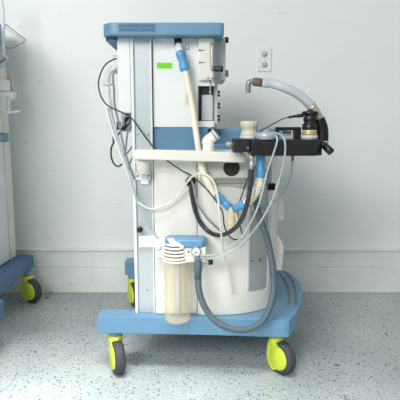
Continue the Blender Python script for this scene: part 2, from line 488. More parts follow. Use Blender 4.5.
mb = MB(); a = u(213.5,69,Ym-.032); mb.lathe([(0,0),(.008,0),(.010,.004),(.010,.026),(.012,.030),(.010,.036),(0,.037)], a, (1,0,0), 18); obj('grip', mb, 'dark', hd)
# openings and stickers on the front
mb = MB(); fbox(174.3,36.5,181.8,47,Yu-.002,.004,mb,0); obj('port', mb, 'slot', mach)
mb = MB(); P = [u(*p,Yu-.001) for p in [(185.3,49.5),(185.3,45.8),(186.3,44.2),(187.8,44.2),(188.8,45.8),(188.8,49.5),(185.3,49.5)]]
for a,b in zip(P,P[1:]): mb.cyl(a,b,.0011,seg=6)
obj('bell_mark', mb, 'inkg', mach)
st_ = obj('sticker', fbox(156.6,62.6,172.2,68.6,Yu-.0015,.002,bev=.0004), 'green', mach); lab(st_, 'bright green sticker with faint lettering')
mb = MB(); random.seed(3)
for r_,yy in enumerate((64.3,66.3)):
    x = 158
    while x < 170.8:
        w = random.uniform(.5,1.4); fbox(x,yy,x+w,yy+.9,Yu-.002,.001,mb,0); x += w+random.uniform(.3,.7)
obj('printed_line', mb, 'greend', st_)
for yy in (36.6,127.2):
    a = u(153.6,yy+.3,Yu-.001); b = u(158.5,yy+.3,Yu-.001); obj('latch', MB().box(a.x,b.x,Yu-.003,Yu+.001,a.z-.0022,a.z+.0015,.0005), 'brown', mach)
pm = obj('paper_label', fbox(184.5,86,190,106.5,Yu-.0012,.002,bev=0), 'ivory', mach)
mb = MB(); 
for k in range(4): fbox(186.8,95+k*2.4,187.5,96.4+k*2.4,Yu-.002,.001,mb,0)
obj('printed_line', mb, 'inkg', pm)
# blue band between cases
obj('blue_band', MB().box(xu0, XX(208,138,Yu), Yu+.003, Yu+.3, ZZ(160,Yu), zu0-.002, .002), 'band', mach)
z1 = ZZ(128.8,2.10)
mb = MB(); mb.box(XX(207,138,Yu), XX(287,138,2.1), 2.10, 2.45, ZZ(152,2.1), z1, .01, 3)
obj('worktop_rear', mb, 'cap', mach)
mb = MB(); mb.box(XX(207,138,Yu), XX(283,145,2.04), 2.035, 2.10, ZZ(154,2.04), ZZ(143.5,2.04), .006, 3)
obj('worktop_edge', mb, 'band', mach)

# lower body
zbody = ZZ(150, 2.0)
xs = XX(197.2,250,1.965)
obj('body_core', MB().box(xc1+.002, xs+.01, 2.0, 2.5, Zt+.002, zbody-.01), 'gap', mach)
obj('side_cover', MB().box(xc0-.010, xc1, 2.10, 2.5, Zt+.001, zbody, .003), 'white', mach)
obj('left_door', MB().box(xc1+.0045, xs-.0012, 1.972, 2.02, Zt+.001, zbody, .003), 'cream', mach)
CT = [(xs+.0012,1.968),(.02,1.958),(.06,1.955),(.10,1.957),(.15,1.966),(.20,1.983),(.245,2.008),(.285,2.042),(.315,2.085),(.335,2.14),(.343,2.2),(.343,2.5),(xs+.0012,2.5)]
# smooth the front of the contour
front = [Vector((x,y,0)) for x,y in CT[:11]]; fr = resample(front, .008)
cont = [(p.x,p.y) for p in fr]+CT[11:]
body = obj('right_door', MB().prism([(x,y,Zt+.001) for x,y in cont], (0,0,zbody-Zt), .003), 'cream', mach)
def sheet(x0, x1, z0, z1, off, th, m, name, parent=mach):
    def at(x):
        for a, b in zip(fr, fr[1:]):
            if a.x <= x <= b.x: return a.lerp(b, (x-a.x)/max(1e-6, b.x-a.x))
        return fr[-1]
    nk = max(3, int((x1-x0)/.008)); P = [at(x0+(x1-x0)*k/nk) for k in range(nk+1)]
    mb = MB(); out = []; inn = []
    for i, p in enumerate(P):
        tt = (P[min(i+1,len(P)-1)]-P[max(i-1,0)]).normalized(); nn = Vector((tt.y,-tt.x,0))
        out.append(p+nn*(off+th)); inn.append(p+nn*off)
    poly = [(p.x,p.y,z0) for p in out]+[(p.x,p.y,z0) for p in inn[::-1]]
    mb.prism(poly, (0,0,z1-z0), 0)
    return obj(name, mb, m, parent)
sheet(.198,.285, ZZ(290,2.0), ZZ(170,2.0), -.004, .0065, 'grey', 'grey_channel')
sheet(.194,.200, ZZ(290,2.0), ZZ(170,2.0), -.003, .009, 'lgrey', 'channel_lip')
sheet(.280,.290, ZZ(290,2.03), ZZ(170,2.03), -.003, .010, 'lgrey', 'channel_lip')
for p in [(252,261),(260,260)]:
    c = u(p[0],p[1],1.980 if p[0]<255 else 1.992); obj('screw', MB().cyl(c-Vector((0,.004,0)), c+Vector((0,.012,0)), .004, seg=10), 'gap', mach)
# side fins
for pp in [[(274,192),(277.5,194),(281.5,198),(284,204),(284.4,210),(283.2,220.5),(274,220.5)], [(274,233),(277,235.5),(281,240),(283.4,246),(283.6,252),(281.6,270.5),(274,270.5)]]:
    obj('side_fin', MB().prism([u(x,y,2.14) for x,y in pp], (0,.12,0), .004), 'cream', mach)
# drawer face with black finger hole + plate
dr = obj('drawer', fbox(200,157,248,186.5,1.952,.02,bev=.002), 'plateg', mach)
M['drawer'] = mat('drawer_shaded_grey', (200,200,190), .5, var=.03); dr.data.materials[0] = M['drawer']  # shadow on the drawer face is put into this darker grey
cc = u(231.5,168,1.950); R = .0325; P = []
for k in range(25):
    a = PI*(1.17)+ (PI*.66+PI)*k/24 - PI*.0
    P.append(a)
pts = []
for k in range(33):
    a = 2*PI*k/32; z = min(R*math.sin(a), R*.62); pts.append((cc.x+R*math.cos(a), 1.9505, cc.z+z))
obj('finger_hole', MB().prism(pts[:-1], (0,.003,0)), 'slot', dr)
obj('name_plate', fbox(214.5,177.3,247,185.6,1.9508,.002,bev=0), 'plateg', dr)
text('lettering', 'LA NEOW', .0125, u(222,179.9,1.950), 'inkg', dr, 1.1)
text('lettering', 'LA STEROO', .0125, u(238.5,179.9,1.950), 'inkg', dr, 1.0)
mb = MB(); fbox(217,182.8,244,183.6,1.950,.001,mb,0); obj('printed_line', mb, 'inkg', dr)
# hose grommet on the door
c = u(190.5,181.5,1.972)
obj('grommet', MB().lathe([(.0,-.002),(.010,-.003),(.012,-.012),(.018,-.012),(.0205,-.008),(.0205,0),(.0,0)], c, (0,1,0), 24), 'dark', mach)

# cream support arm
Ya = 1.875
ax0, ax1 = XX(134,155,Ya), XX(247.3,157,Ya)
mb = MB()
def arm_poly():
    P = []
    za, zb_, = ZZ(149.5,Ya), ZZ(159.5,Ya)
    zr0, zr1 = ZZ(162.6,Ya), ZZ(153.0,Ya)
    return [(ax0,zb_+.004),(ax0,za-.008),(ax0+.008,za),(XX(200,150,Ya),ZZ(151,Ya)),(ax1-.012,zr1),(ax1-.003,zr1-.006),(ax1,zr1-.016),(ax1-.003,zr0+.008),(ax1-.014,zr0),(XX(200,162,Ya),ZZ(161.5,Ya)),(ax0+.008,zb_)]
mb.prism([(x,Ya,z) for x,z in arm_poly()], (0,.050,0), .006, 3)
arm = obj('support_arm', mb, 'ivory', mach)
c = u(143,158,1.935); lo = ZZ(174,1.935)
obj('pivot_drum', MB().lathe([(0,0),(.022,0),(.027,.004),(.027,.038),(.029,.042),(.029,c.z-lo),(0,c.z-lo)], (c.x,c.y,lo), (0,0,1), 32), 'ivory', mach)
obj('arm_bracket', fbox(135.8,172,150.5,180,Yc-.012,.016), 'white', mach)
obj('bracket_foot', fbox(140.5,179,149,184.5,Yc-.008,.012), 'white', mach)
for p in [(137.6,175.8),(148.6,175.8)]:
    c = u(p[0],p[1],Yc-.012); obj('bolt', MB().cyl(c-Vector((0,.003,0)), c+Vector((0,.001,0)), .004, seg=12), 'brown', mach)
# cable sockets on the rear left
Ys = 2.06
for r in [(124.3,117,128.6,127),(122,126,127,130.5),(116.5,121.5,119,130),(112.3,136,114.2,142)]:
    obj('socket', fbox(*r,Ys,.05), 'dark', mach)
obj('socket_rail', MB().box(-.325, -.272, Ys+.03, Ys+.32, ZZ(132,Ys), ZZ(105,Ys), .004), 'white', mach)
for y in (118,124): 
    c = u(131.5,y,Ys-.01); mb = MB().cyl(c, c+Vector((-.02,0,-.025)), .006); obj('plug', mb, 'graytube', mach)
c = u(116.5,57.5,Yc+.03); obj('cable_port', MB().cyl(c+Vector((-.012,0,0)), c+Vector((.02,0,0)), .009), 'lgrey', mach)
c = u(116.5,70.5,Yc+.02); obj('hose_port', MB().cyl(c+Vector((-.006,0,0)), c+Vector((.02,0,0)), .012), 'brass', mach)

# ---------------------------------------------------------------- breathing block
Yb = 1.745
br = thing('breathing_block', 'black metal breathing system block with valves, mounted on the end of the cream arm', 'valve block', u(275,156,Yb+.07))
zB1 = ZZ(139.6, Yb); zB0 = ZZ(156, Yb)
P = [(XX(251,148,Yb),Yb),(XX(316,148,Yb),Yb),(XX(322,148,Yb+.03),Yb+.03),(XX(322.5,148,Yb+.07),Yb+.13),(XX(300,148,Yb+.1),Yb+.128),(XX(251,148,Yb),Yb+.128)]
obj('manifold', MB().prism([(x,y,zB0) for x,y in P], (0,0,zB1-zB0), .004), 'dark', br)
obj('manifold_end', MB().box(XX(233.5,146,Yb+.02),XX(251,146,Yb)-.001,Yb+.02,Yb+.128,ZZ(152.5,Yb+.02),ZZ(138.8,Yb+.02),.003), 'block', br)
mb = MB(); P=[(XX(262.5,148,Yb),ZZ(141.5,Yb)),(XX(320,148,Yb),ZZ(141.5,Yb)),(XX(316,148,Yb),ZZ(153.8,Yb)),(XX(264,148,Yb),ZZ(155.4,Yb))]
mb.prism([(x,Yb-.008,z) for x,z in P], (0,.010,0), .003); obj('front_cover', mb, 'dark', br)
for p in [(248.5,148)]:
    c = u(p[0],p[1],Yb); obj('screw', MB().cyl(c+Vector((0,.014,0)), c+Vector((0,.021,0)), .003, seg=10), 'steel', br)
# left thumb screw
c = u(234,144.3,Yb+.06)
obj('thumb_screw', MB().lathe([(0,.0),(.006,.0),(.006,.008),(.009,.010),(.009,.018),(.007,.020),(.009,.022),(.007,.028),(0,.029)], c, (-1,0,0), 16), 'tan', br)
# knurled cream knob
c = u(249,137,Yb+.075); zb0 = zB1-.001
obj('flow_knob', MB().lathe([(0,0),(.031,0),(.031,.018),(.030,.022),(.0265,.027),(.026,.037),(.030,.044),(.0315,.048),(.0315,.061),(.029,.065),(0,.065)], (c.x,c.y,zb0), (0,0,1), 48, flute=.02, nfl=1), 'knurl', br)
obj('knob_ring', MB().lathe([(0.0,0),(.034,0),(.034,.010),(.032,.012),(.0,.012)], (c.x,c.y,zb0), (0,0,1), 40), 'bluegrey', br)
# grey pressure sensor disc
c = u(266,138,Yb+.028)
obj('sensor_disc', MB().lathe([(0,0),(.034,0),(.040,.004),(.042,.010),(.042,.018),(.038,.023),(.024,.026),(.010,.028),(.008,.036),(0,.036)], (c.x,c.y,zb0), (0,0,1), 40), 'sensor', br)
# bracket frame behind
mb = MB(); a = u(276,127,Yb+.09); b = u(301,141,Yb+.09)
mb.box(a.x, b.x, a.y, a.y+.025, a.z-.013, a.z, .003); mb.box(a.x, a.x+.012, a.y, a.y+.025, zb0, a.z-.002, .003); mb.box(b.x-.026, b.x, a.y, a.y+.025, zb0, a.z-.006, .003)
hb = obj('handle_frame', mb, 'dark', br)
a = u(283,131,Yb+.12); b = u(291.5,139,Yb+.12); obj('window_piece', MB().box(a.x,b.x,a.y,a.y+.01,zb0,a.z,.002), 'bluegrey', br)
# apl valve
c = u(309.3,139,Yb+.06)
def up(pf): return [(r,h) for r,h in pf]
obj('valve_ring', MB().lathe([(0,0),(.0300,0),(.0300,.013),(.028,.0145),(0,.0145)], (c.x,c.y,zb0), (0,0,1), 40, flute=.025, nfl=1), 'lgrey', br)
obj('valve_body', MB().lathe([(0,.014),(.027,.014),(.028,.020),(.026,.027),(.027,.033),(0,.033)], (c.x,c.y,zb0), (0,0,1), 32), 'brass', br)
obj('valve_cap', MB().lathe([(0,.033),(.026,.033),(.027,.036),(.027,.052),(.022,.056),(.019,.060),(.0235,.064),(.0235,.078),(.019,.082),(.024,.085),(.029,.089),(.0295,.095),(.026,.098),(.011,.100),(.009,.104),(0,.105)], (c.x,c.y,zb0+.001), (0,0,1), 36), 'dark', br)
# right elbow
mb = MB(); mb.tube(path([(322,143,Yb+.09),(322.3,134,Yb+.09),(321.5,127,Yb+.09),(318.5,119,Yb+.09)]), .0225, seg=20)
obj('elbow', mb, 'dark', br)
mb = MB(); mb.tube(path([(319.5,120.5,Yb+.09),(314.5,111,Yb+.09),(311.2,105.8,Yb+.09)]), .0185, seg=20); obj('elbow_sleeve', mb, 'lgrey', br)
M['goldg']=mat('gilded_grey',(190,184,164),.3,metal=.4); bpy.data.objects['elbow_sleeve'].data.materials[0]=M['goldg']
a = u(321,142,Yb+.05); b = u(331.5,152.5,Yb+.02)
mb = MB(); mb.cyl(a+Vector((-.01,0,.002)), a.lerp(b,.45), .0105); mb.cyl(a.lerp(b,.35), b, .0125, .0135); obj('lever', mb, 'dark', br)
a = u(323,141.8,Yb+.045); obj('lever_clip', MB().box(a.x-.008,a.x+.022,a.y-.004,a.y+.01,a.z-.002,a.z+.003,.001), 'brass', br)
# sockets below
c = u(240.5,153,Yb+.07); obj('locating_pin', MB().cyl((c.x,c.y,ZZ(156,Yb+.07)),(c.x,c.y,ZZ(151,Yb+.07)),.0085), 'steel', br)
c = u(260.8,153,Yb+.06); mb = MB().cyl((c.x,c.y,ZZ(158,Yb+.06)),(c.x,c.y,zB0+.003),.013); obj('hose_port', mb, 'dark', br)

# ---------------------------------------------------------------- bag arm hose
bh = thing('bag_hose', 'thick pale grey hose arching from the black block up toward the outlet', 'hose', u(312,107,Yb+.09))
Yh = Yb+.09
mb = MB(); mb.tube([u(262,82.7,Yh+.01),u(272,83.6,Yh+.01),u(283,87,Yh),u(295,92.5,Yh),u(304,99,Yh),u(311.4,106,Yh)], .0165, seg=20)
obj('hose_tube', mb, 'bluegrey', bh)
mb = MB(); mb.cyl(u(253,81.6,Yh+.01), u(262.5,82.8,Yh+.01), .0152); lab(obj('collar', mb, 'brown', bh), 'brown collar')
M['dgr']=mat('dim_grey_metal',(140,144,144),.35,metal=.4)
mb = MB(); mb.tube(path([(254,81.8,Yh+.01),(250.5,81.6,Yh+.01),(248.7,82.8,Yh+.01),(248.3,86,Yh+.01),(248.2,92.5,Yh+.01)]), .0095, seg=16); e = obj('end_elbow', mb, 'dgr', bh)

# APL cable
o = thing('valve_cable', 'black cable with a thick plug running left from the black valve cap', 'cable', u(303,116,Yb+.05))
mb = MB(); mb.cyl(u(303.5,115.2,Yb+.04), u(297,116,Yb+.04), .0065); mb.cyl(u(297.5,115.9,Yb+.04), u(288.5,117.2,Yb+.04), .0045); obj('plug', mb, 'dark', o)
mb = MB(); mb.tube(path([(289,117.1,Yb+.04),(283,118.8,Yb+.05),(276,122.5,Yb+.06),(268,127,Yb+.09),(262,130,Yb+.10),(258.8,133.4,Yb+.10)]), .002, seg=8); obj('cord', mb, 'cable', o)

# ---------------------------------------------------------------- hoses
def hose(name, label, cat, pts, r, m, group=None, ridge=0, pitch=.009, seg=12):
    o = obj(name, MB().tube(path(pts), r, seg=seg, ridge=ridge, pitch=pitch), m)
    return tag(o, label, cat, group)
# upper long breathing hose
h1 = thing('breathing_hose', 'long straw-coloured corrugated hose hanging from the black port down behind the cream arm', 'hose', u(213,200,1.93))
mb = MB(); mb.tube(path([(178.6,45,Yu+.02),(178.8,47,1.985),(179.2,49,1.965),(180.2,52.5,1.955)]), lambda t: .0135+.0015*math.sin(t*3), seg=18)
mb.sphere(u(178.9,47.6,1.975), .0155)
lab(obj('end_cap', mb, 'white', h1), 'white elbow end')
mb = MB(); a=u(180,52,1.955); b=u(185.3,70.5,1.95); ax=(b-a); L=ax.length
mb.lathe([(0,0),(.0165,0),(.018,.004),(.018,L*.33),(.0145,L*.47),(.0145,L*.55),(.0185,L*.64),(.0200,L*.95),(.018,L),(0,L)], a, ax, 24); lab(obj('connector', mb, 'connector', h1), 'blue rubber connector')
mb = MB(); mb.tube(path([(185,69,1.95),(188.5,86,1.955),(192,104,1.962),(194.5,122,1.956),(196.8,138,1.944),(198.5,150,1.940)]), .0116, seg=16, ridge=.05, pitch=.0095)
obj('tube', mb, 'straw', h1)
mb = MB(); mb.tube(path([(198.5,150,1.9405),(200.5,162,1.936),(204,174,1.922),(210,187,1.912),(216,197,1.912)]), .0140, seg=16, ridge=.11, pitch=.0095)
obj('tube', mb, 'straw', h1)
mb = MB(); a=u(215.5,195,1.905); b=u(230.3,208,1.89); ax=b-a; L=ax.length
mb.lathe([(0,0),(.0155,0),(.0175,.004),(.0175,L*.45),(.0135,L*.55),(.0135,L*.62),(.0145,L*.7),(.0145,L*.97),(0,L)], a, ax, 24); lab(obj('connector', mb, 'connector', h1), 'blue rubber connector')
# right breathing hose
h2 = thing('breathing_hose', 'short straw-coloured corrugated hose curving down from the black block to the middle joint', 'hose', u(248,206,1.83))
Yq = Yb+.06
mb = MB(); a=u(260.8,153,Yq); b=u(260.2,177.5,Yq); ax=b-a; L=ax.length
mb.lathe([(0,0),(.0165,0),(.0175,.004),(.0175,L*.40),(.0145,L*.5),(.0145,L*.56),(.0200,L*.66),(.0205,L*.95),(.018,L),(0,L)], a, ax, 24); lab(obj('connector', mb, 'connector', h2), 'blue rubber connector')
mb = MB(); mb.tube(path([(260.2,176,Yq),(259,184,Yq+.005),(255.6,192,Yq+.015),(251,198.5,Yq+.025),(246.5,203.5,Yq+.04)]), .0160, seg=18, ridge=.12, pitch=.0110)
obj('tube', mb, 'straw', h2)
mb = MB(); a=u(249,202,Yq+.035); b=u(233.5,209.5,1.885); ax=b-a; L=ax.length
mb.lathe([(0,0),(.0165,0),(.0175,.004),(.0175,L*.55),(.0150,L*.65),(.0155,L*.97),(0,L)], a, ax, 24); lab(obj('connector', mb, 'connector', h2), 'blue rubber connector')
# y piece
yp = thing('y_piece', 'amber clear plastic joint between the two blue connectors, pointing down', 'tube joint', u(233,232,1.885))
mb = MB(); mb.cyl(u(229.5,207.3,1.888), u(232.2,209.8,1.885), .011); lab(obj('metal_neck', mb, 'steel', yp), 'silver neck')
mb = MB(); mb.lathe([(0,0),(.0145,0),(.0155,.004),(.014,.03),(.0135,.05),(.016,.055),(.017,.075),(.012,.085),(0,.086)], u(230.8,229,1.885), (.06,0,1), 24); obj('body', mb, 'amber', yp)
mb = MB(); mb.cyl(u(235.5,211,1.88), u(237.8,223,1.88), .0075, .0055); obj('side_spout', mb, 'amber', yp)

# white elbow tube on the arm
we = thing('elbow_tube', 'white plastic angled tube standing on the cream arm in front of the blue band', 'tube', u(208,150.8,Ya+.025))
mb = MB(); a = u(208.5,151.5,Ya+.025); mb.lathe([(0,0),(.0215,0),(.0225,.003),(.0225,.028),(.0215,.038),(0,.038)], (a.x,a.y,ZZ(151.6,Ya+.025)), (0,0,1), 28); obj('socket', mb, 'white', we)
mb = MB(); a = u(207.3,142.5,Ya+.025); b = u(213.5,136.5,Ya+.015)
mb.tube([(a.x,a.y,a.z-.006), (a.x+.001,a.y,a.z+.006), a.lerp(b,.5)+Vector((.002,0,.004)), b+Vector((.004,0,.004))], .0205, seg=24); obj('angled_neck', mb, 'white', we)
c=b+Vector((.006,0,.006)); mb=MB(); mb.lathe([(0.0,0),(.021,0),(.023,.003),(.023,.006),(.019,.007),(0.0,.006)],c,(.75,-.1,.62),24); obj('rim',mb,'ivory',we)

# black rubber hose
bk = thing('gas_hose', 'thick black rubber hose looping from the block down and up to the door grommet', 'hose', u(250.5,170,1.80))
mb = MB(); mb.tube(path([(251.6,169,Yb+.02),(251,178,Yb+.02),(249.8,190,Yb+.03),(247.5,202,Yb+.04),(243.5,215,Yb+.06),(237,226,Yb+.085),(228,233,Yb+.11),(218,235.2,Yb+.15),(208,231,Yb+.185),(200,222,Yb+.20),(195,210,Yb+.203),(192,196,Yb+.203),(191,187,Yb+.20),(190.8,183,1.96)]), .0086, seg=14); obj('rubber_tube', mb, 'blackhose', bk)
mb = MB(); a=u(251.8,152.8,Yb+.02); b=u(251.6,170,Yb+.02); ax=b-a; L=ax.length
mb.lathe([(0,0),(.006,0),(.006,L*.15),(.0095,L*.2),(.0095,L*.38),(.006,L*.42),(.006,L*.5),(.0095,L*.55),(.0095,L*.8),(.0075,L*.85),(.0075,L),(0,L)], a, ax, 16); lab(obj('metal_fitting', mb, 'steel', bk), 'silver metal fitting')

# thin grey tube from grommet
hose('thin_grey_tube', 'thin grey tube hanging from the door grommet beside the black hose', 'tube', [(190.5,180,1.955),(193,184,1.93),(195,195,1.93),(199,206,1.93),(206,217,1.935),(214,225,1.94),(221,231.5,1.945)], .0042, 'graytube')
# black cable top-left, passing behind the arm
hose('monitor_cable', 'thin black cable looping out left of the machine and crossing the column to the arm', 'cable', [(115.8,58.5,2.01),(112,60.3,2.0),(107,63.2,1.99),(102,70,1.98),(98.8,80,1.97),(98.8,88,1.965),(101.3,97,1.96),(106,104,1.955),(112,108,1.95),(120,111.5,1.955),(127,114.8,1.96),(134,121,1.96),(141,131,1.965),(147.5,140,1.972),(153.5,147.5,1.965),(160,154,1.957),(167,160.5,1.955),(180,169.5,1.955),(192,176,1.93),(202,184.5,1.898),(210,193,1.884),(218,204,1.864),(222.5,212,1.860),(224,224,1.885),(226.5,232,1.90),(232,238.5,1.90),(240,240.2,1.90)], .0028, 'cable')
hose('thin_black_cord', 'short thin black cord slanting down behind the black hose under the block', 'cable', [(247.5,178,1.94),(243,192,1.94),(239,204,1.935),(238,216,1.935),(240.5,228,1.935),(243,236.5,1.935)], .0025, 'cable')
# cream tube
hose('cream_tube', 'cream flexible tube sagging from the column to the grommet then hanging down the door', 'tube', [(136,199,1.975),(140,203.5,1.95),(147,207.8,1.945),(155,208.8,1.945),(165,205.5,1.945),(175,198.5,1.945),(183,189,1.94),(189,179.5,1.925),(195,175,1.915),(202,173.5,1.89),(209,176.5,1.88),(214,183,1.87),(217,193,1.865),(218.7,205,1.86),(220,222,1.858),(222,240,1.872),(225,258,1.91),(228,272,1.925),(232.5,293,1.94)], .0043, 'creamtube')
# clear tubes from the sensor
hose('clear_tube', 'clear thin tube curving from the block down to the suction head, left of its twin', 'tube', [(266,134.5,Yb+.03),(273,134,Yb+.02),(277,138,Yb-.016),(276.5,144,Yb-.020),(272,158,Yb-.012),(267,172,Yb+.0),(263,190,Yb+.0),(258.5,205,Yb+.01),(253,218,Yb+.03),(246,231,Yb+.06),(238,241,Yb+.08),(227,249,Yb+.10),(215,254.5,Yb+.11),(205,255.8,Yb+.11),(199.5,254.8,Yb+.105)], .0037, 'clear')
hose('clear_tube', 'clear thin tube swinging wide from the block to the suction head, right of its twin', 'tube', [(270,132.5,Yb+.045),(279,134,Yb+.02),(283.5,138,Yb-.016),(285.3,145,Yb-.020),(284.5,158,Yb-.010),(281,174,Yb+.0),(276,190,Yb+.0),(270,205,Yb+.01),(262,219.5,Yb+.03),(252,233,Yb+.06),(242,244,Yb+.08),(230,253,Yb+.10),(217,257.8,Yb+.11),(207,258.8,Yb+.11),(200,257.2,Yb+.105)], .0037, 'clear')
hose('grey_line', 'thin grey line hanging from a fitting under the right end of the block', 'tube', [(292.6,155.6,Yb+.05),(292.2,160,Yb+.05),(291.5,172,Yb+.06),(288.5,183,Yb+.08),(283,193,Yb+.10),(275,201,Yb+.13),(262,208,Yb+.17),(252,213,Yb+.19)], .0030, 'graytube')
mb = MB(); c = u(292.6,157,Yb+.05); mb.cyl((c.x,c.y,ZZ(161,Yb+.05)),(c.x,c.y,zB0+.001),.005); obj('line_fitting', mb, 'brown', br)
# corrugated grey drain hose
gh = hose('corrugated_hose', 'grey-blue corrugated hose making a large U from the suction canister up under the block', 'hose', [(198,277,1.86),(198.5,287,1.86),(201,298,1.86),(207,311,1.86),(217,322,1.86),(232,329,1.865),(248,329,1.87),(261,322.5,1.875),(269,310,1.88),(273,293,1.89),(273.5,276,1.90),(271,256,1.905),(267,238,1.905),(262,224,1.90),(257.5,210,1.90),(256,197,1.895),(256.5,180,1.89),(257,166,1.885)], .0130, 'greyhose', ridge=.10, pitch=.0088, seg=16)
# black clamp knob on dark hose
mb = MB()
c = u(271.5,187,1.925)
for k in range(4):
    a = PI/4+k*PI/2; mb.cyl(c+Vector((.011*math.cos(a),0,.009*math.sin(a))), c+Vector((.011*math.cos(a),.018,.009*math.sin(a))), .008, seg=12)
mb.cyl(c, c+Vector((0,.02,0)), .012)
kb = obj('clamp_knob', mb, 'dark', mach)
mb = MB(); mb.cyl((c.x,c.y+.03,ZZ(192,1.955)),(c.x,c.y+.03,ZZ(160,1.955)),.0035); mb.cyl(c+Vector((0,.018,0)), c+Vector((0,.10,0)), .004); obj('rod', mb, 'steel', kb)

# left tube bundle
grp=None
weh = thing('bent_hose', 'thick white bent hose leaving the side port and hanging down left of the machine', 'hose', u(114,68,2.02))
mb = MB(); mb.tube(path([(118,68.3,2.02),(114,68,2.02),(110,70.5,2.02),(107.6,76,2.02),(107.2,83,2.02),(108,96,2.02),(110,108,2.02)]), .0115, seg=18); obj('hose_tube', mb, 'white', weh)
mb = MB().lathe([(.012,0),(.020,.002),(.020,.008),(.012,.010),(.012,0)], u(107.3,83,2.02), (0,0,-1), 24); obj('flange', mb, 'white', weh)
hose('pale_hose', 'pale hose running from below the white bend past the sockets to the column', 'hose', [(110,108,2.02),(113,122,2.00),(117,136,1.985),(122,152,1.965),(128,170,1.955),(133.5,189,1.955),(137.5,203,1.95),(144,218,1.95),(151,230,1.95),(158,239.5,1.945)], lambda t: .0078-.0036*min(1,t*2.2), 'clear')
hose('narrow_tube', 'white narrow tube hanging outermost left beside the bent hose', 'tube', [(105,84,2.02),(105,96,2.02),(107,110,2.02),(111,126,2.01),(117,144,2.0),(124,163,1.99),(130.5,180,1.985),(134.3,190,1.985)], .0055, 'white')
hose('grey_side_tube', 'grey tube dropping from the brass side port', 'tube', [(116.5,70,1.995),(114,72,1.99),(113,78,1.99),(114,90,1.99),(114.5,104,1.99),(117.5,118,1.985),(121,134,1.98),(124.5,150,1.975),(129,164,1.97),(134,179,1.97)], .0042, 'graytube')
hose('grey_loop_cable', 'dark grey cable making a loop left of the sockets', 'cable', [(122,128,2.04),(117,137,2.04),(112,146,2.04),(111,155,2.04),(113.5,163,2.04),(118,166.5,2.04),(122,164,2.04)], .0036, 'blackhose')
hose('socket_cable', 'grey cable hanging from the upper plug behind the pale hose', 'cable', [(130,124,2.05),(127,136,2.04),(126,147,2.04),(124.5,154,2.04),(123,158,2.04)], .0034, 'graytube')
hose('socket_cable', 'grey cable curving from the lower plug around to the column edge', 'cable', [(133,145,2.04),(129,151,2.04),(124,156,2.04)], .0034, 'graytube')
hose('socket_cable', 'lowest grey cable dropping beside the column edge under the arm level', 'cable', [(132.5,157,2.04),(129.5,165,2.04),(129,172,2.035),(131,181,2.03)], .0032, 'graytube')

# ---------------------------------------------------------------- suction canister
cx_, cy_ = u(177,260,1.895).x, 1.895
sc = thing('suction_canister', 'clear straw-tinted suction jar with a ribbed white head and blue lid on the front', 'suction jar', (cx_, cy_, ZZ(325,1.87)))
zj0 = ZZ(323,1.87); zj1 = ZZ(262,1.87); 
jr = .0500
mb = MB(); Hh = zj1-zj0
mb.lathe([(0,.004),(jr-.012,.0),(jr-.004,.004),(jr,.012),(jr,Hh)], (cx_,cy_,zj0), (0,0,1), 48); obj('jar', mb, 'jar', sc)
mb = MB(); mb.cyl((cx_+.004,cy_,zj0+.035),(cx_+.004,cy_,zj1),.0115); lab(obj('inner_pipe', mb, 'lgrey', sc), 'pale grey pipe inside the jar')
hd = MB(); zh0 = zj1-.002
hd.lathe([(0,0),(jr+.003,0),(jr+.006,.003),(jr+.006,.008),(0,.008)], (cx_-.003,cy_,zh0), (0,0,1), 48)
hd.lathe([(0,.008),(jr-.008,.008),(jr-.008,.082),(0,.082)], (cx_-.003,cy_,zh0), (0,0,1), 40)
for k in range(5):
    z = .0165+k*.0135; rr_ = jr+.002-k*.0012
    hd.lathe([(jr-.01,z-.0042),(rr_-.002,z-.0042),(rr_,z-.002),(rr_,z+.002),(rr_-.002,z+.0042),(jr-.01,z+.0042)], (cx_-.003,cy_,zh0), (0,0,1), 40)
hd = obj('ribbed_head', hd, 'ivory', sc)
mb = MB()
for k in range(4):
    z = .0235+k*.0135; mb.lathe([(jr-.0075,z-.0035),(jr-.0055,z-.003),(jr-.0055,z+.003),(jr-.0075,z+.0035)], (cx_-.003,cy_,zh0), (0,0,1), 40)
obj('vent_slots', mb, 'brown', hd)
mb = MB(); a = u(184,250,1.86); mb.box(a.x-.02, XX(206,252,1.87), 1.862, 1.95, ZZ(262,1.87), ZZ(247,1.87), .006, 3); obj('gauge_block', mb, 'ivory', sc)
mb = MB(); mb.prism([(x,y,ZZ(247.5,1.86)) for x,y in rounded(XX(164.5,240,1.87),XX(205,240,1.87),1.856,1.950,.03,.02)], (0,0,ZZ(238.5,1.88)-ZZ(247.5,1.86)), .008, 3)
mb.box(XX(196,250,1.87),XX(205.6,250,1.87),1.868,1.950,ZZ(260,1.87),ZZ(242,1.87),.006,3)
lab(obj('lid', mb, 'cap', sc), 'blue lid'); bpy.data.objects['lid'].data.materials[0] = mat('lid_blue',(98,144,182),.4)
mb = MB(); mb.prism([u(x,y,1.853) for x,y in [(167,238.8),(173,238.5),(176,241.5),(184,246.5),(183,249),(176,248),(170,244)]], (0,.01,0), .002); obj('white_clip', mb, 'white', sc)
c = u(196,251,1.862)
g = obj('gauge', MB().lathe([(0,0),(.0155,0),(.0185,-.003),(.0185,-.010),(.0165,-.011),(.0155,-.008),(0,-.008)], c, (0,1,0), 28), 'steel', sc)
obj('dial', MB().lathe([(0,-.0085),(.0145,-.0085)], c, (0,1,0), 24), 'white', g)
mb = MB(); mb.box(c.x-.001,c.x+.001,c.y-.0095,c.y-.0088,c.z-.010,c.z+.004, rot=Matrix.Rotation(.7,3,'Y')); mb.box(c.x-.009,c.x+.009,c.y-.0095,c.y-.0088,c.z-.006,c.z-.0045); obj('needle', mb, 'slot', g)
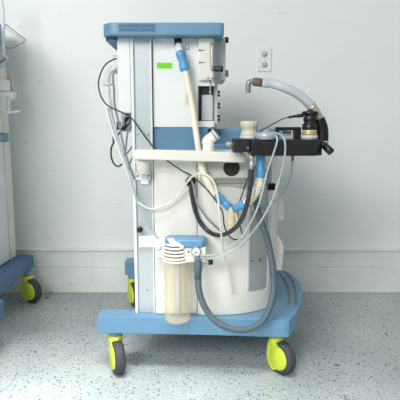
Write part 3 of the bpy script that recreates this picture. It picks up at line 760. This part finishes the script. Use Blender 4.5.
c2 = u(188.5,251.5,1.860); obj('indicator', MB().cyl(c2-Vector((0,.004,0)), c2+Vector((0,.004,0)), .0035), 'brown', sc)
mb = MB(); a=u(197.8,256,1.855); b=u(198,279,1.86); ax=b-a; L=ax.length
mb.lathe([(0,0),(.012,0),(.012,L*.15),(.0125,L*.22),(.016,L*.30),(.0165,L*.60),(.0145,L*.64),(.0135,L*.98),(0,L)], a, ax, 24); lab(obj('hose_socket', mb, 'greyhose', sc), 'grey hose socket')
mb = MB(); a=u(200,256,1.86); mb.cyl(u(199.5,261.5,1.875), u(209,261.8,1.875), .0075); lab(obj('valve_stem', mb, 'lgrey', sc), 'light grey stem')
mb = MB(); a=u(208.3,261.8,1.875); mb.lathe([(0,0),(.010,0),(.0115,.002),(.0115,.016),(.010,.018),(0,.018)], a, (1,0,0), 20, flute=.03, nfl=1); lab(obj('valve_knob', mb, 'dark', sc), 'black knob')
mb = MB(); mb.box(XX(156,250,1.93), XX(168,250,1.93), 1.925, 1.970, ZZ(258,1.93), ZZ(240,1.93), .006, 3); mb.cyl(u(163,238,1.955), u(158,249,1.915), .009); lab(obj('mount', mb, 'white', sc), 'white mounting bracket')

# ---------------------------------------------------------------- neighbouring machine at the left
TH = 0; O = Vector((-1.0, 2.92, 0))
lm = thing('anaesthesia_machine', 'second white machine on a blue wheeled base, cut off by the left edge', 'medical machine', O, TH)
def lobj(name, mb, m, parent=lm): return obj(name, mb, m, parent, local=True)
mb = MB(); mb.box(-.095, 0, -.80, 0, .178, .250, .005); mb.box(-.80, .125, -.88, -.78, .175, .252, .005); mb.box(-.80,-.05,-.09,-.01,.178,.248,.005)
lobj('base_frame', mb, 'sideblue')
lobj('body', MB().box(-.70, -.095, -.76, -.121, .254, 1.38, .006), 'white')
lobj('rear_pillar', MB().box(-.16, -.090, -.118, -.03, .252, 1.38, .005), 'cream')
lobj('front_column', MB().box(-.70, -.092, -.80, -.763, .254, 1.38, .004), 'white')
lobj('top_shelf', MB().box(-.75, -.072, -.80, -.06, 1.45, 1.56, .01, 3), 'cap')
lobj('upper_case', MB().box(-.7, -.10, -.78, -.08, 1.382, 1.448, .008), 'white')
p = u(31,276,2.75)
Wl = WM[lm.name]
def wcast(lx, ly, nx, ny):
    g = Wl @ Vector((lx, ly, 0))
    return caster(lm, g.x, g.y, nx, ny, ztop=.178)
wcast(-.002, -.11, -.56, -.83)
wcast(-.02, -.83, -.9, -.4)
wcast(-.74, -.80, -.9, -.4)
wcast(-.74, -.05, -.6, -.8)
# blue side bracket
a = u(0,136.5,2.35)
mb = MB(); mb.box(XX(-6,136,2.78), XX(4.8,136,2.78), 2.76, 2.84, ZZ(142,2.78), ZZ(133,2.78), .003); lab(obj('side_bracket', mb, 'blue', lm), 'blue side bracket')
mb = MB(); mb.box(XX(-6,137,2.755), XX(2.8,137,2.755), 2.755, 2.765, ZZ(139.5,2.755), ZZ(135.5,2.755), .001); obj('bracket_plate', mb, 'steel', lm)
# hanging pole hose
M['polew']=mat('white_pole',(224,228,228),.4)
Yl = 2.74
hk = thing('clamp_bracket', 'white clamp bracket with a wire hook on the side of the left machine', 'bracket', u(4,96,Yl))
obj('housing', fbox(-6,80.5,9.6,91,Yl,.06), 'white', hk)
mb = MB(); a=u(10.4,91,Yl+.02); mb.cyl((a.x,a.y,ZZ(91,Yl+.02)),(a.x,a.y,ZZ(76.5,Yl+.02)),.014,seg=16); lab(obj('tan_post', mb, 'tan', hk), 'tan post')
obj('rail', fbox(-6,91.5,12.5,96.5,Yl-.005,.06), 'white', hk)
mb = MB(); c=u(10.8,97,Yl-.01); mb.cyl(c,c+Vector((0,.04,0)),.013); mb.tube(path([(12,92.8,Yl+.01),(15,93.2,Yl+.01),(19,93,Yl+.01)]),.002); obj('roller', mb, 'white', hk)
mb = MB(); mb.tube(path([(2,96,Yl),(2.3,103,Yl),(4,109,Yl),(8,112.3,Yl),(9.4,112.5,Yl),(14,112,Yl),(20,111.3,Yl)]),.0060,seg=10); mb.tube(path([(9.2,96,Yl),(9,103,Yl),(9.2,112,Yl)]),.0058,seg=10); obj('wire_hook', mb, 'white', hk)
hose('hanging_white_pole', 'white curved pole hanging down at the upper left edge of the picture', 'pole', [(-1,-8,2.74),(1.2,2,2.74),(2.6,12,2.74),(3,25,2.74),(3.2,40,2.74),(3.4,56,2.74)], .0095, 'polew')
tp = thing('pole_clamp', 'small grey clamp under the white pole at the left edge', 'clamp', u(2,62,2.74))
mb = MB(); mb.prism([u(x,y,2.735) for x,y in [(-5,55),(5.6,55.5),(6,60),(2.5,62.5),(1,67),(-5,68)]], (0,.05,0), .003); obj('clamp_jaw', mb, 'lgrey', tp)
mb = MB(); mb.cyl(u(-2,64,2.73), u(5.5,58.5,2.73), .003); obj('tension_bar', mb, 'gap', tp)
hose('wire_loop', 'bent grey wire loop sticking out right of the white pole', 'wire', [(3.5,23.5,2.76),(9,27,2.76),(17,33.2,2.76),(24.3,38.6,2.76),(25.3,40.2,2.76),(24.3,41.8,2.76),(18,45,2.76),(13,47.6,2.76),(8,48.2,2.76),(4.8,46.5,2.76),(4,44,2.76)], .0034, 'wire')
hose('wire_loop', 'paler thin wire running inside the bent wire loop at upper left', 'wire', [(4,27,2.77),(10,31,2.77),(18,36.5,2.77),(23.8,40.5,2.77)], .0016, 'wire')

# ---------------------------------------------------------------- light
def area(name, loc, target, sx, sy, power, col):
    l = bpy.data.lights.new(name, 'AREA'); l.shape = 'RECTANGLE'; l.size = sx; l.size_y = sy; l.energy = power; l.color = col
    o = bpy.data.objects.new(name, l); C.objects.link(o); o.location = loc
    o.rotation_euler = (Vector(target)-Vector(loc)).to_track_quat('-Z', 'Y').to_euler()
    return o
area('window_light', (-2.4, -2.6, 3.3), (-.4, 2.8, 1.3), 2.6, 1.9, 225, (1, .995, .98))
a2 = area('floor_fill_light', (-.35, .85, 2.4), (-.35, 1.15, 0), 1.1, .6, 17, (.98, 1, 1)); a2.data.spread = .95  # added fill lamp, no known source; brightens the foreground floor
w = bpy.data.worlds.new('world'); bpy.context.scene.world = w; w.use_nodes = True
n = w.node_tree.nodes; l = w.node_tree.links; bg = n['Background']
tc = n.new('ShaderNodeTexCoord'); sp = n.new('ShaderNodeSeparateXYZ'); l.new(tc.outputs['Generated'], sp.inputs[0])
cr = n.new('ShaderNodeValToRGB'); cr.color_ramp.elements[0].position = 0; cr.color_ramp.elements[1].position = .8
cr.color_ramp.elements[0].color = (.52,.56,.57,1); cr.color_ramp.elements[1].color = (.90,.95,.97,1)
l.new(sp.outputs[2], cr.inputs['Fac']); l.new(cr.outputs['Color'], bg.inputs['Color'])
bg.inputs['Strength'].default_value = .50
vs = bpy.context.scene.view_settings
vs.view_transform = 'Standard'; vs.look = 'None'; vs.exposure = .16; vs.gamma = 1
